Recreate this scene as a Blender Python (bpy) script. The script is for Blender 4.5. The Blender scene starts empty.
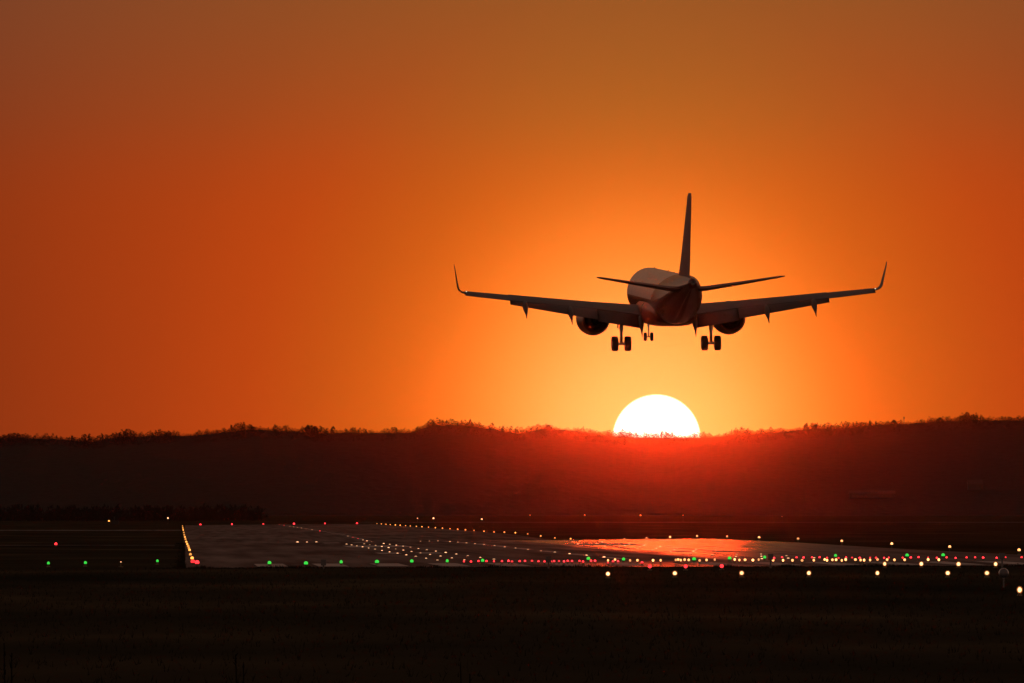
import bpy, bmesh, math, random
from mathutils import Vector, Matrix

random.seed(7)
scene = bpy.context.scene
COL = scene.collection
R = math.radians

# ------------------------------------------------------------------ camera
F_PX = 9671.0            # 340 mm lens on a 36 mm wide sensor, 1024 px
CAM_Z = 4.55
HORIZON = 512.0
cam_d = bpy.data.cameras.new("camera")
cam = bpy.data.objects.new("camera", cam_d)
COL.objects.link(cam)
cam.location = (0, 0, CAM_Z)
cam.rotation_euler = (R(90) + math.atan((HORIZON - 341.5) / F_PX), 0, 0)
cam_d.lens = 340
cam_d.sensor_width = 36
cam_d.clip_start = 1.0
cam_d.clip_end = 60000
scene.camera = cam
scene.render.resolution_x, scene.render.resolution_y = 1024, 683

# ------------------------------------------------------------------ sun direction
SUN_AZ = math.atan((656.5 - 512) / F_PX)
SUN_EL = math.atan((HORIZON - 438.5) / F_PX)
SUN = Vector((math.sin(SUN_AZ) * math.cos(SUN_EL), math.cos(SUN_AZ) * math.cos(SUN_EL), math.sin(SUN_EL)))

# ------------------------------------------------------------------ world / sky
SKY_STRENGTH = 0.05
world = bpy.data.worlds.new("World")
scene.world = world
world.use_nodes = True
nt = world.node_tree
nt.nodes.clear()
N = nt.nodes.new
L = nt.links.new


def math_node(tree, op, a, b=None, c=None, clamp=False):
    n = tree.nodes.new("ShaderNodeMath")
    n.operation = op
    n.use_clamp = clamp
    for i, v in enumerate((a, b, c)):
        if v is None:
            continue
        if isinstance(v, (int, float)):
            n.inputs[i].default_value = v
        else:
            tree.links.new(v, n.inputs[i])
    return n.outputs[0]


def ramp(tree, fac, stops, interp='LINEAR'):
    n = tree.nodes.new("ShaderNodeValToRGB")
    n.color_ramp.interpolation = interp
    els = n.color_ramp.elements
    while len(els) > 1:
        els.remove(els[-1])
    els[0].position = stops[0][0]
    els[0].color = (*stops[0][1], 1)
    for p, c in stops[1:]:
        e = els.new(p)
        e.color = (*c, 1)
    tree.links.new(fac, n.inputs[0])
    return n.outputs[0]


def srgb(r, g, b):
    def f(c):
        c /= 255.0
        return c / 12.92 if c <= 0.04045 else ((c + 0.055) / 1.055) ** 2.4
    return (f(r), f(g), f(b))


tc = N("ShaderNodeTexCoord")
sky = N("ShaderNodeTexSky")
sky.sky_type = 'NISHITA'
sky.sun_disc = False
sky.sun_elevation = SUN_EL
sky.sun_rotation = SUN_AZ
sky.air_density = 1.6
sky.dust_density = 4.0
sky.ozone_density = 1.0
dif = N("ShaderNodeVectorMath"); dif.operation = 'SUBTRACT'
L(tc.outputs['Generated'], dif.inputs[0])
dif.inputs[1].default_value = SUN
ln = N("ShaderNodeVectorMath"); ln.operation = 'LENGTH'
L(dif.outputs[0], ln.inputs[0])
ang = ln.outputs['Value']                      # chord ~ angle from the sun, radians
sep = N("ShaderNodeSeparateXYZ"); L(tc.outputs['Generated'], sep.inputs[0])
elev = sep.outputs['Z']
# dusty air glowing round the low sun: brightness falls with the angle from it
HALO_MAX = 0.16
PX = 1.0 / F_PX
halo_stops = [
    (50, (1.55, 0.51, 0.138)), (100, (1.36, 0.425, 0.086)), (150, (1.12, 0.310, 0.039)), (200, (0.90, 0.198, 0.0172)),
    (250, (0.695, 0.137, 0.0105)), (300, (0.60, 0.109, 0.0087)), (350, (0.56, 0.086, 0.0078)), (400, (0.55, 0.071, 0.0072)), (500, (0.45, 0.058, 0.0074)),
    (650, (0.345, 0.046, 0.0080)), (800, (0.210, 0.037, 0.0090)), (1100, (0.12, 0.022, 0.0065)), (1547, (0.06, 0.012, 0.005)),
]
dif2 = N("ShaderNodeVectorMath"); dif2.operation = 'SUBTRACT'
L(tc.outputs['Generated'], dif2.inputs[0])
dif2.inputs[1].default_value = (Matrix.Rotation(14.0 * PX, 3, 'Z') @ SUN).normalized()
tall = N("ShaderNodeVectorMath"); tall.operation = 'MULTIPLY'      # the glow stands a little taller than it is wide
L(dif2.outputs[0], tall.inputs[0]); tall.inputs[1].default_value = (1, 1, 0.88)
ln2 = N("ShaderNodeVectorMath"); ln2.operation = 'LENGTH'
L(tall.outputs[0], ln2.inputs[0])
hal = ramp(nt, math_node(nt, 'DIVIDE', ln2.outputs['Value'], HALO_MAX), [(p * PX / HALO_MAX, tuple(v / 2 for v in c)) for p, c in halo_stops], 'B_SPLINE')       # a spline ramp clips at 1, so scale down here and up again below
# higher up the light is thinner and browner
tint_stops = [(0.0, (1.0, 0.95, 0.9)), (0.25, (1.0, 0.95, 0.88)), (0.42, (0.96, 0.93, 0.88)), (0.52, (0.92, 0.92, 0.92)), (0.60, (0.83, 0.94, 1.2)), (0.68, (0.66, 1.04, 1.75)), (0.77, (0.54, 1.10, 2.2)), (0.88, (0.40, 1.20, 2.8)), (1.0, (0.28, 1.22, 3.2))]
tint = ramp(nt, math_node(nt, 'DIVIDE', elev, 0.06), [(p, tuple(v / 4 for v in c)) for p, c in tint_stops], 'B_SPLINE')
mulc = N("ShaderNodeMix"); mulc.data_type = 'RGBA'; mulc.blend_type = 'MULTIPLY'; mulc.inputs[0].default_value = 1
L(hal, mulc.inputs[6]); L(tint, mulc.inputs[7])
# fade the glow out far from the sun
fade = math_node(nt, 'SUBTRACT', 1.0, math_node(nt, 'DIVIDE', ang, 0.7), clamp=True)
fade2 = math_node(nt, 'MULTIPLY', fade, fade)
sc1 = N("ShaderNodeVectorMath"); sc1.operation = 'SCALE'
L(mulc.outputs[2], sc1.inputs[0]); L(math_node(nt, 'MULTIPLY', fade2, 8.0), sc1.inputs['Scale'])
# the disc of the sun itself
disc = math_node(nt, 'DIVIDE', math_node(nt, 'SUBTRACT', 44.6 * PX, ang), 3.2 * PX, clamp=True)      # limb softened by the air
sd = N("ShaderNodeVectorMath"); sd.operation = 'SCALE'
sd.inputs[0].default_value = (2.4, 2.2, 1.9)
L(disc, sd.inputs['Scale'])
skyw = N("ShaderNodeVectorMath"); skyw.operation = 'MULTIPLY'
L(sky.outputs[0], skyw.inputs[0])
skyw.inputs[1].default_value = (SKY_STRENGTH * 1.15, SKY_STRENGTH * 0.85, SKY_STRENGTH * 0.62)   # warm white balance
ad1 = N("ShaderNodeVectorMath"); ad1.operation = 'ADD'
L(sc1.outputs[0], ad1.inputs[0]); L(sd.outputs[0], ad1.inputs[1])
ad2 = N("ShaderNodeVectorMath"); ad2.operation = 'ADD'
L(ad1.outputs[0], ad2.inputs[0]); L(skyw.outputs[0], ad2.inputs[1])
# the pale grey twilight sky overhead and behind the camera
tw = math_node(nt, 'MULTIPLY', math_node(nt, 'SUBTRACT', math_node(nt, 'DIVIDE', ang, 0.55), 0.30, clamp=True), 1.0, clamp=True)
tws = N("ShaderNodeVectorMath"); tws.operation = 'SCALE'
tws.inputs[0].default_value = (0.30, 0.185, 0.145)
low = math_node(nt, 'MULTIPLY_ADD', elev, -0.85, 1.0, clamp=True)       # paler towards the horizon opposite the sun
L(math_node(nt, 'MULTIPLY', math_node(nt, 'MULTIPLY', tw, low), math_node(nt, 'GREATER_THAN', elev, 0.0)), tws.inputs['Scale'])
# warm band of dusk lying along the rest of the horizon
hb = math_node(nt, 'POWER', math_node(nt, 'SUBTRACT', 1.0, math_node(nt, 'ABSOLUTE', elev), clamp=True), 11.0)
hbs = N("ShaderNodeVectorMath"); hbs.operation = 'SCALE'
hbs.inputs[0].default_value = (0.40, 0.125, 0.035)
L(math_node(nt, 'MULTIPLY', math_node(nt, 'MULTIPLY', hb, tw), math_node(nt, 'GREATER_THAN', elev, 0.0)), hbs.inputs['Scale'])
adb = N("ShaderNodeVectorMath"); adb.operation = 'ADD'
L(ad2.outputs[0], adb.inputs[0]); L(hbs.outputs[0], adb.inputs[1])
ad3 = N("ShaderNodeVectorMath"); ad3.operation = 'ADD'
L(adb.outputs[0], ad3.inputs[0]); L(tws.outputs[0], ad3.inputs[1])
bg = N("ShaderNodeBackground")
bg.inputs['Strength'].default_value = 1.0
L(ad3.outputs[0], bg.inputs['Color'])
wo = N("ShaderNodeOutputWorld")
L(bg.outputs[0], wo.inputs['Surface'])

# ------------------------------------------------------------------ sun lamp
sun_d = bpy.data.lights.new("sun", 'SUN')
sun_d.energy = 0.12
sun_d.color = (1.0, 0.045, 0.007)
sun_d.angle = R(1.15)
sun_o = bpy.data.objects.new("sun", sun_d)
COL.objects.link(sun_o)
sun_o.rotation_euler = SUN.to_track_quat('Z', 'Y').to_euler()

HAZE_DENSITY = 2.9e-6
HAZE_G = 0.992

scene.view_settings.view_transform = 'Standard'
scene.view_settings.look = 'None'
scene.view_settings.exposure = 0
scene.view_settings.gamma = 1
scene.view_settings.use_curve_mapping = False
scene.render.engine = 'CYCLES'
scene.cycles.use_denoising = True
scene.cycles.max_bounces = 6
scene.cycles.volume_bounces = 0
scene.cycles.sample_clamp_indirect = 4
scene.render.filter_size = 1.7

# ------------------------------------------------------------------ helpers


def tag(o, label=None, cat=None, group=None, kind=None):
    if label: o['label'] = label
    if cat: o['category'] = cat
    if group: o['group'] = group
    if kind: o['kind'] = kind
    return o


def mat(name, color, rough=0.6, metal=0.0, noise=0.0, nscale=3.0, coat=0.0, spec=0.5, bump=0.0):
    m = bpy.data.materials.new(name)
    m.use_nodes = True
    t = m.node_tree
    p = t.nodes["Principled BSDF"]
    p.inputs['Base Color'].default_value = (*color, 1)
    p.inputs['Roughness'].default_value = rough
    p.inputs['Metallic'].default_value = metal
    p.inputs['Coat Weight'].default_value = coat
    p.inputs['Specular IOR Level'].default_value = spec
    if noise or bump:
        c = t.nodes.new("ShaderNodeTexCoord")
        n = t.nodes.new("ShaderNodeTexNoise")
        n.inputs['Scale'].default_value = nscale
        n.inputs['Detail'].default_value = 6
        t.links.new(c.outputs['Object'], n.inputs['Vector'])
        if noise:
            lo = tuple(max(0, x * (1 - noise)) for x in color)
            hi = tuple(x * (1 + noise) for x in color)
            t.links.new(ramp(t, n.outputs['Fac'], [(0.3, lo), (0.7, hi)]), p.inputs['Base Color'])
            t.links.new(math_node(t, 'MULTIPLY_ADD', n.outputs['Fac'], 0.25, rough - 0.12), p.inputs['Roughness'])
        if bump:
            b = t.nodes.new("ShaderNodeBump")
            b.inputs['Strength'].default_value = 1.0
            b.inputs['Distance'].default_value = bump
            t.links.new(n.outputs['Fac'], b.inputs['Height'])
            t.links.new(b.outputs[0], p.inputs['Normal'])
    return m


def glow(name, color, strength):
    m = bpy.data.materials.new(name)
    m.use_nodes = True
    t = m.node_tree
    p = t.nodes["Principled BSDF"]
    p.inputs['Base Color'].default_value = (0.3, 0.3, 0.3, 1)
    p.inputs['Emission Color'].default_value = (*color, 1)
    p.inputs['Emission Strength'].default_value = strength
    m.cycles.emission_sampling = 'NONE'
    return m


def obj(name, bm, mats, parent=None, smooth=False, loc=None):
    me = bpy.data.meshes.new(name)
    bm.normal_update()
    bm.to_mesh(me)
    bm.free()
    for m in (mats if isinstance(mats, (list, tuple)) else [mats]):
        me.materials.append(m)
    if smooth:
        for p in me.polygons:
            p.use_smooth = True
    o = bpy.data.objects.new(name, me)
    COL.objects.link(o)
    if parent: o.parent = parent
    if loc: o.location = loc
    return o


def empty(name, loc, rot=(0, 0, 0)):
    o = bpy.data.objects.new(name, None)
    o.empty_display_size = 0.5
    COL.objects.link(o)
    o.location = loc
    o.rotation_euler = rot
    return o


def interp(xs, ys, x):
    if x <= xs[0]: return ys[0]
    if x >= xs[-1]: return ys[-1]
    for i in range(len(xs) - 1):
        if x <= xs[i + 1]:
            t = (x - xs[i]) / (xs[i + 1] - xs[i])
            return ys[i] + (ys[i + 1] - ys[i]) * t


def smooth_interp(xs, ys, x):
    """Catmull-Rom through the points, clamped at the ends."""
    n = len(xs)
    if x <= xs[0]: return ys[0]
    if x >= xs[-1]: return ys[-1]
    for i in range(n - 1):
        if x <= xs[i + 1]:
            break
    def slope(k):
        if k == 0: return (ys[1] - ys[0]) / (xs[1] - xs[0])
        if k == n - 1: return (ys[-1] - ys[-2]) / (xs[-1] - xs[-2])
        return (ys[k + 1] - ys[k - 1]) / (xs[k + 1] - xs[k - 1])
    h = xs[i + 1] - xs[i]
    t = (x - xs[i]) / h
    m0, m1 = slope(i) * h, slope(i + 1) * h
    return ((2*t**3 - 3*t**2 + 1) * ys[i] + (t**3 - 2*t**2 + t) * m0 + (-2*t**3 + 3*t**2) * ys[i + 1] + (t**3 - t**2) * m1)


def tube(bm, p0, p1, r0, r1=None, n=8, mi=0, cap=True):
    p0, p1 = Vector(p0), Vector(p1)
    r1 = r0 if r1 is None else r1
    d = (p1 - p0).normalized()
    a = d.orthogonal().normalized()
    b = d.cross(a)
    rings = []
    for p, r in ((p0, r0), (p1, r1)):
        rings.append([bm.verts.new(p + (a * math.cos(2*math.pi*i/n) + b * math.sin(2*math.pi*i/n)) * r) for i in range(n)])
    for i in range(n):
        f = bm.faces.new((rings[0][i], rings[0][(i+1) % n], rings[1][(i+1) % n], rings[1][i]))
        f.material_index = mi
    if cap:
        f = bm.faces.new(rings[0][::-1]); f.material_index = mi
        f = bm.faces.new(rings[1]); f.material_index = mi


def box(bm, c, s, mi=0, rot=None):
    x, y, z = (v / 2 for v in s)
    vs = []
    for dx, dy, dz in ((-x,-y,-z),(x,-y,-z),(x,y,-z),(-x,y,-z),(-x,-y,z),(x,-y,z),(x,y,z),(-x,y,z)):
        v = Vector((dx, dy, dz))
        if rot: v = rot @ v
        vs.append(bm.verts.new(v + Vector(c)))
    for f in ((3,2,1,0),(4,5,6,7),(0,1,5,4),(1,2,6,5),(2,3,7,6),(3,0,4,7)):
        fc = bm.faces.new([vs[i] for i in f]); fc.material_index = mi


def loft(bm, rings, close_ends=True, mi=0):
    vr = [[bm.verts.new(p) for p in r] for r in rings]
    n = len(vr[0])
    for a, b in zip(vr, vr[1:]):
        for i in range(n):
            f = bm.faces.new((a[i], a[(i+1) % n], b[(i+1) % n], b[i])); f.material_index = mi
    if close_ends:
        bm.faces.new(vr[0][::-1]).material_index = mi
        bm.faces.new(vr[-1]).material_index = mi
    bmesh.ops.recalc_face_normals(bm, faces=bm.faces)


def lathe(bm, prof, axis_o=(0, 0, 0), n=40, mi=0, axis='y'):
    """prof: list of (along, radius); along is +y (or x when axis='x')."""
    rings = []
    for a, r in prof:
        ring = []
        for i in range(n):
            th = 2 * math.pi * i / n
            c, s = math.cos(th) * r, math.sin(th) * r
            v = Vector((c, a, s)) if axis == 'y' else (Vector((a, c, s)) if axis == 'x' else Vector((c, s, a)))
            ring.append(v + Vector(axis_o))
        rings.append(ring)
    loft(bm, rings, True, mi)


ORD = ("first second third fourth fifth sixth seventh eighth ninth tenth eleventh twelfth thirteenth fourteenth fifteenth "
       "sixteenth seventeenth eighteenth nineteenth").split()
TENS = {2: ("twentieth", "twenty"), 3: ("thirtieth", "thirty"), 4: ("fortieth", "forty"), 5: ("fiftieth", "fifty"), 6: ("sixtieth", "sixty")}


def ordinal(i):
    if i <= 19: return ORD[i - 1]
    t, u = divmod(i, 10)
    return TENS[t][0] if u == 0 else TENS[t][1] + "-" + ORD[u - 1]


# ------------------------------------------------------------------ ground shape
RW_A = math.atan((185 - 512) / F_PX)      # heading of the runway
RW_W = 59.0
RW_NEAR, RW_FAR = 562.0, 3060.0
CA, SA = math.cos(RW_A), math.sin(RW_A)


def to_uv(x, y): return (x * CA - y * SA, x * SA + y * CA)
def to_xy(u, v): return (u * CA + v * SA, -u * SA + v * CA)


RV = [0, 60, 100, 150, 200, 400, 562, 683, 806, 930, 1052, 1113, 1175, 1236, 1298, 1390, 1477, 1540, 1662, 1787, 2200, 3000, 4000, 6000, 12000]
RZ = [2.9, 2.3, 1.75, 1.25, 1.1, 1.15, 1.42, 1.50, 1.50, 1.58, 1.55, 1.45, 1.18, .90, .55, .18, .02, .04, .30, .52, .66, .80, 1.2, 1.0, 1.0]
LV = [0, 60, 100, 150, 200, 400, 562, 700, 850, 1000, 1150, 1300, 1500, 1700, 2200, 3000, 4000, 6000, 12000]
LZ = [2.9, 2.3, 1.75, 1.25, 1.1, 1.1, 1.28, 1.18, 1.10, 1.0, .80, .25, -.35, -.1, .2, .35, .8, 1.0, 1.0]


def ground_uv(u, v):
    l, r = smooth_interp(LV, LZ, v), smooth_interp(RV, RZ, v)
    if u <= 0: return l
    if u >= RW_W: return r
    return l + (r - l) * u / RW_W


def ground(x, y):
    return ground_uv(*to_uv(x, y))


VS = [-600, -300, -100, 0] + [20 * i for i in range(1, 28)] + [562] + [580 + 20 * i for i in range(70)] + [1990 + 50 * i for i in range(22)] + [3060] + [3150, 3300, 3500, 3750, 4000, 4500, 5000, 5500, 6000, 7000, 8000, 9000, 10000, 11000, 12500]
VS = sorted(set(VS))
US = [-4000, -2500, -1500, -900, -500, -300, -180, -100, -60, -30, -10, 0, RW_W, 69, 90, 120, 180, 300, 500, 900, 1500, 2500, 4000]


def sheet(us, vs, dz=0.0, clip=None):
    bm = bmesh.new()
    g = [[bm.verts.new((u, v, ground_uv(u, v) + dz)) for u in us] for v in vs]
    for j in range(len(vs) - 1):
        for i in range(len(us) - 1):
            bm.faces.new((g[j][i], g[j][i+1], g[j+1][i+1], g[j+1][i]))
    return bm


def place_uv(o):
    o.rotation_euler = (0, 0, -RW_A)
    return o


# ------------------------------------------------------------------ setting materials
def grass_mat():
    m = bpy.data.materials.new("grass_field")
    m.use_nodes = True
    t = m.node_tree
    p = t.nodes["Principled BSDF"]
    c = t.nodes.new("ShaderNodeTexCoord")
    mp = t.nodes.new("ShaderNodeMapping")
    mp.inputs['Scale'].default_value = (1, 0.35, 1)
    t.links.new(c.outputs['Object'], mp.inputs[0])
    n = t.nodes.new("ShaderNodeTexNoise"); n.inputs['Scale'].default_value = 0.05; n.inputs['Detail'].default_value = 9
    t.links.new(mp.outputs[0], n.inputs['Vector'])
    t.links.new(ramp(t, n.outputs['Fac'], [(0.3, (.019, .017, .011)), (0.55, (.040, .031, .018)), (0.75, (.078, .056, .032))]), p.inputs['Base Color'])
    p.inputs['Roughness'].default_value = 0.95
    p.inputs['Specular IOR Level'].default_value = 0.0
    n2 = t.nodes.new("ShaderNodeTexNoise"); n2.inputs['Scale'].default_value = 2.0; n2.inputs['Detail'].default_value = 4
    t.links.new(mp.outputs[0], n2.inputs['Vector'])
    b = t.nodes.new("ShaderNodeBump"); b.inputs['Distance'].default_value = 0.15
    t.links.new(n2.outputs['Fac'], b.inputs['Height'])
    t.links.new(b.outputs[0], p.inputs['Normal'])
    return m


def smoothstep(tree, v, lo, hi):
    n = tree.nodes.new("ShaderNodeMapRange")
    n.interpolation_type = 'SMOOTHSTEP'
    n.inputs['From Min'].default_value = lo
    n.inputs['From Max'].default_value = hi
    tree.links.new(v, n.inputs['Value'])
    return n.outputs['Result']


def asphalt_mat(name, base, rough, wet=False):
    """Worn asphalt; object x runs across the runway, y along it. Wet: the right-hand lane still lies damp and shiny."""
    m = bpy.data.materials.new(name)
    m.use_nodes = True
    t = m.node_tree
    p = t.nodes["Principled BSDF"]
    c = t.nodes.new("ShaderNodeTexCoord")

    def noise(scale, detail):
        mp = t.nodes.new("ShaderNodeMapping"); mp.inputs['Scale'].default_value = scale
        t.links.new(c.outputs['Object'], mp.inputs[0])
        n = t.nodes.new("ShaderNodeTexNoise"); n.inputs['Scale'].default_value = 1.0; n.inputs['Detail'].default_value = detail
        t.links.new(mp.outputs[0], n.inputs['Vector'])
        return n.outputs['Fac']
    streak = noise((0.5, 0.012, 1), 5)      # rubber and wear, drawn out along the runway
    lots = noise((0.03, 0.010, 1), 3)       # paving lots
    mixv = math_node(t, 'ADD', math_node(t, 'MULTIPLY', streak, 0.55), math_node(t, 'MULTIPLY', lots, 0.45))
    t.links.new(ramp(t, mixv, [(0.38, tuple(x * .35 for x in base)), (0.5, tuple(base)), (0.62, tuple(x * 1.9 for x in base))]), p.inputs['Base Color'])
    rg = math_node(t, 'MULTIPLY_ADD', mixv, -0.3, rough + 0.15, clamp=True)
    if wet:
        sp = t.nodes.new("ShaderNodeSeparateXYZ"); t.links.new(c.outputs['Object'], sp.inputs[0])
        ue = math_node(t, 'MULTIPLY_ADD', streak, 9.0, sp.outputs['X'])
        lane = math_node(t, 'MULTIPLY', smoothstep(t, ue, 35.5, 42.5), math_node(t, 'MULTIPLY', smoothstep(t, math_node(t, 'SUBTRACT', math_node(t, 'MULTIPLY_ADD', sp.outputs['Y'], 0.085, -3.5), ue), -2, 16), smoothstep(t, sp.outputs['Y'], 1450, 1300)))
        pud = math_node(t, 'MULTIPLY', smoothstep(t, math_node(t, 'ABSOLUTE', math_node(t, 'SUBTRACT', ue, 33.0)), 8, 3), smoothstep(t, sp.outputs['Y'], 640, 590))
        damp = math_node(t, 'MAXIMUM', lane, math_node(t, 'MULTIPLY', pud, .8))
        damp = math_node(t, 'MULTIPLY', damp, smoothstep(t, noise((0.9, 0.02, 1), 4), 0.26, 0.44))
        mxr = t.nodes.new("ShaderNodeMix"); mxr.data_type = 'FLOAT'
        t.links.new(damp, mxr.inputs[0]); t.links.new(rg, mxr.inputs[2]); mxr.inputs[3].default_value = 0.225
        rg = mxr.outputs[0]
    t.links.new(rg, p.inputs['Roughness'])
    t.links.new(ramp(t, mixv, [(0.40, (.10, .10, .10)), (0.52, (.26, .26, .26)), (0.62, (.38, .38, .38))]), p.inputs['Specular IOR Level'])
    return m


M_GRASS = grass_mat()
M_ASPH = asphalt_mat("runway_asphalt", (.040, .029, .024), 0.84, wet=True)
M_TAXI = asphalt_mat("taxiway_concrete", (.032, .027, .023), 0.9)
M_MARK = mat("marking_paint", (.30, .27, .25), 0.8, noise=.25, nscale=.6)
M_HILL = mat("hill_soil", (.018, .015, .013), 0.95, noise=.25, nscale=.01, spec=0.05)
M_WOOD = mat("woodland", (.018, .015, .013), 0.95, noise=.25, nscale=.1, spec=0.05)
M_BARK = mat("bark", (.05, .038, .026), 0.9, noise=.3, nscale=2, spec=0.1)

o = tag(place_uv(obj("ground", sheet(US, VS), M_GRASS, smooth=True)), kind='structure')
rv = [v for v in VS if RW_NEAR <= v <= RW_FAR]
o = tag(place_uv(obj("runway", sheet([0, RW_W], rv, 0.02), M_ASPH, smooth=True)), kind='structure')

# painted markings: piano keys at the near end, centreline dashes, touchdown bars
bm = bmesh.new()


def mark(u0, u1, v0, v1):
    vv = [v0] + [v for v in rv if v0 < v < v1] + [v1]
    a = [[bm.verts.new((u, v, ground_uv(u, v) + 0.032)) for u in (u0, u1)] for v in vv]
    for p, q in zip(a, a[1:]):
        bm.faces.new((p[0], p[1], q[1], q[0]))


mid = RW_W / 2
for k in range(7):
    for s in (-1, 1):
        c = mid + s * (2.7 + 3.6 * k)
        mark(c - .9, c + .9, 572, 604)
v = 650
while v < 3000:
    mark(mid - .45, mid + .45, v, v + 30); v += 60
for v in (760, 910, 1060, 1210):
    for s in (-1, 1):
        if v == 910:
            mark(mid + s * 11 - 3, mid + s * 11 + 3, v, v + 45)
        else:
            for k in range(2):
                mark(mid + s * (10 + 3.3 * k) - .9, mid + s * (10 + 3.3 * k) + .9, v, v + 22)
tag(place_uv(obj("runway_markings", bm, M_MARK, smooth=True)), kind='structure')

# taxiways: two thin paved strips crossing the field on the left, one beyond the runway's far right
for (u0, u1, v0, v1) in ((-420, -1, 1032, 1050), (-600, -1, 2230, 2330), (RW_W + 1, 700, 3320, 3420)):
    vv = [v0] + [v for v in VS if v0 < v < v1] + [v1]
    uu = [u for u in US if u0 < u < u1]
    tag(place_uv(obj("taxiway", sheet([u0] + uu + [u1], vv, 0.02), M_TAXI, smooth=True)), kind='structure')

# ------------------------------------------------------------------ hills and woods
RIDGE_X = [-700, 0, 30, 60, 90, 100, 115, 150, 190, 220, 250, 285, 300, 318, 332, 365, 410, 420, 435, 450, 465, 480, 495, 505, 520, 540, 560, 580, 600, 615, 640, 700, 720, 740, 765, 800, 820, 850, 870, 900, 940, 980, 1024, 1700]
RIDGE_Y = [440, 438, 437.5, 438.5, 441, 439, 437, 435, 435, 432, 429, 430, 431, 433, 432, 432, 432, 428, 424.5, 424, 425, 427, 428, 431, 433, 428.5, 429, 430.5, 433.5, 435.5, 436.8, 436.8, 436, 434, 432.5, 429, 428.5, 427, 424.5, 423.5, 420.5, 419.5, 419.5, 416]
D_RIDGE = 10000.0
TREE_H = 1.7


def ridge_z(x):
    px = 512 + x * F_PX / D_RIDGE
    return CAM_Z + (HORIZON - interp(RIDGE_X, RIDGE_Y, px)) * D_RIDGE / F_PX - TREE_H


def hill_z(x, y):
    px_scale = D_RIDGE / max(y, 4000)
    zr = ridge_z(x * (px_scale if y < D_RIDGE else 1))
    t = max(0.0, min(1.0, (y - 9150) / (D_RIDGE - 9150)))
    z = 0.8 + (zr - 0.8) * t ** 1.1
    if y > D_RIDGE:
        z = zr - (y - D_RIDGE) * 0.012
    return z


bm = bmesh.new()
hx = [-1500 + 12 * i for i in range(251)]
hy = [9000, 9150, 9200, 9250, 9300, 9350, 9400, 9450, 9500, 9550, 9600, 9650, 9700, 9750, 9800, 9850, 9900, 9950, 10000, 10060, 10150, 10400, 11000, 12300]
g = [[bm.verts.new((x, y, hill_z(x, y) + (random.uniform(-.4, .4) if 9250 < y < 9950 else 0))) for x in hx] for y in hy]
for j in range(len(hy) - 1):
    for i in range(len(hx) - 1):
        bm.faces.new((g[j][i], g[j][i+1], g[j+1][i+1], g[j+1][i]))
tag(obj("hills", bm, M_HILL, smooth=True), kind='structure')


def add_tree(bm, x, y, z, h, w, twigs, rnd, trunk=True, style=0, clump=1.0):
    """Winter tree: tapered trunk, limbs and a haze of twig clumps."""
    if trunk:
        tube(bm, (x, y, z), (x + rnd.uniform(-.3, .3), y, z + h * .7), .035 * h * .5, .006 * h, 5, 0, False)
    for k in range(twigs):
        if style == 0:      # round spreading crown
            a = rnd.uniform(0, 2 * math.pi)
            t = rnd.random() ** .5
            hz = rnd.uniform(.08, 1.0)
            rr = w * t * math.sin(math.pi * min(.97, max(.1, hz * .74 + .2)))
        else:               # conifer
            a = rnd.uniform(0, 2 * math.pi)
            hz = rnd.uniform(.1, 1.0) ** 1.0
            rr = w * (1.03 - hz) * rnd.uniform(.4, 1)
        cx, cy, cz = x + math.cos(a) * rr, y + math.sin(a) * rr, z + h * hz
        s = h * rnd.uniform(.06, .13) * clump
        up = Vector((math.cos(a) * .5 + rnd.uniform(-.4, .4), rnd.uniform(-.3, .3), 1 if style == 0 else -.2)).normalized()
        sd_ = Vector((rnd.uniform(-1, 1), rnd.uniform(-1, 1), rnd.uniform(-.5, .5))).normalized()
        p = Vector((cx, cy, cz))
        vs = [bm.verts.new(p + up * s * 1.7), bm.verts.new(p - sd_ * s * .6), bm.verts.new(p - up * s * .8), bm.verts.new(p + sd_ * s * .6)]
        bm.faces.new(vs)


rnd = random.Random(11)
bm = bmesh.new()
for row, (yy, step, hh) in enumerate(((9925, 3.0, .95), (9960, 2.4, 1.0), (9985, 2.4, 1.0), (10010, 2.4, 1.0), (10040, 2.6, 1.05))):
    x = -900.0
    while x < 900:
        x += step * rnd.uniform(.5, 1.5)
        grove = 1.08 + .20 * math.sin(x / 17.0 + 1.3 * math.sin(x / 41.0)) + .16 * math.sin(x / 6.3 + 2.0)
        h = 5.6 * hh * grove * rnd.choice((.7, .8, .9, .95, 1.0, 1.05, 1.15, 1.35))
        st = 1 if rnd.random() < .05 else 0
        y = yy + rnd.uniform(-14, 14)
        add_tree(bm, x, y, hill_z(x, y) - 1.2, h, rnd.uniform(2.2, 3.8) if st == 0 else 1.4, 120, rnd, trunk=True, style=st, clump=.48)
# the closed canopy of the slope: rounded crowns side by side
crowns = {}
CELL = 6.5
for i in range(-170, 171):
    for j in range(0, 130):
        crowns[(i, j)] = ((i + rnd.uniform(.1, .9)) * CELL, 9170 + (j + rnd.uniform(.1, .9)) * CELL, rnd.uniform(3.0, 5.2), rnd.uniform(.2, 1.2))


def canopy(x, y):
    i, j = math.floor(x / CELL), math.floor((y - 9170) / CELL)
    h = 0.0
    for di in (-1, 0, 1):
        for dj in (-1, 0, 1):
            c_ = crowns.get((i + di, j + dj))
            if c_:
                q = ((x - c_[0]) ** 2 + (y - c_[1]) ** 2) / c_[2] ** 2
                if q < 1: h = max(h, c_[3] * (1 - q) + .2)
    return h


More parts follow.
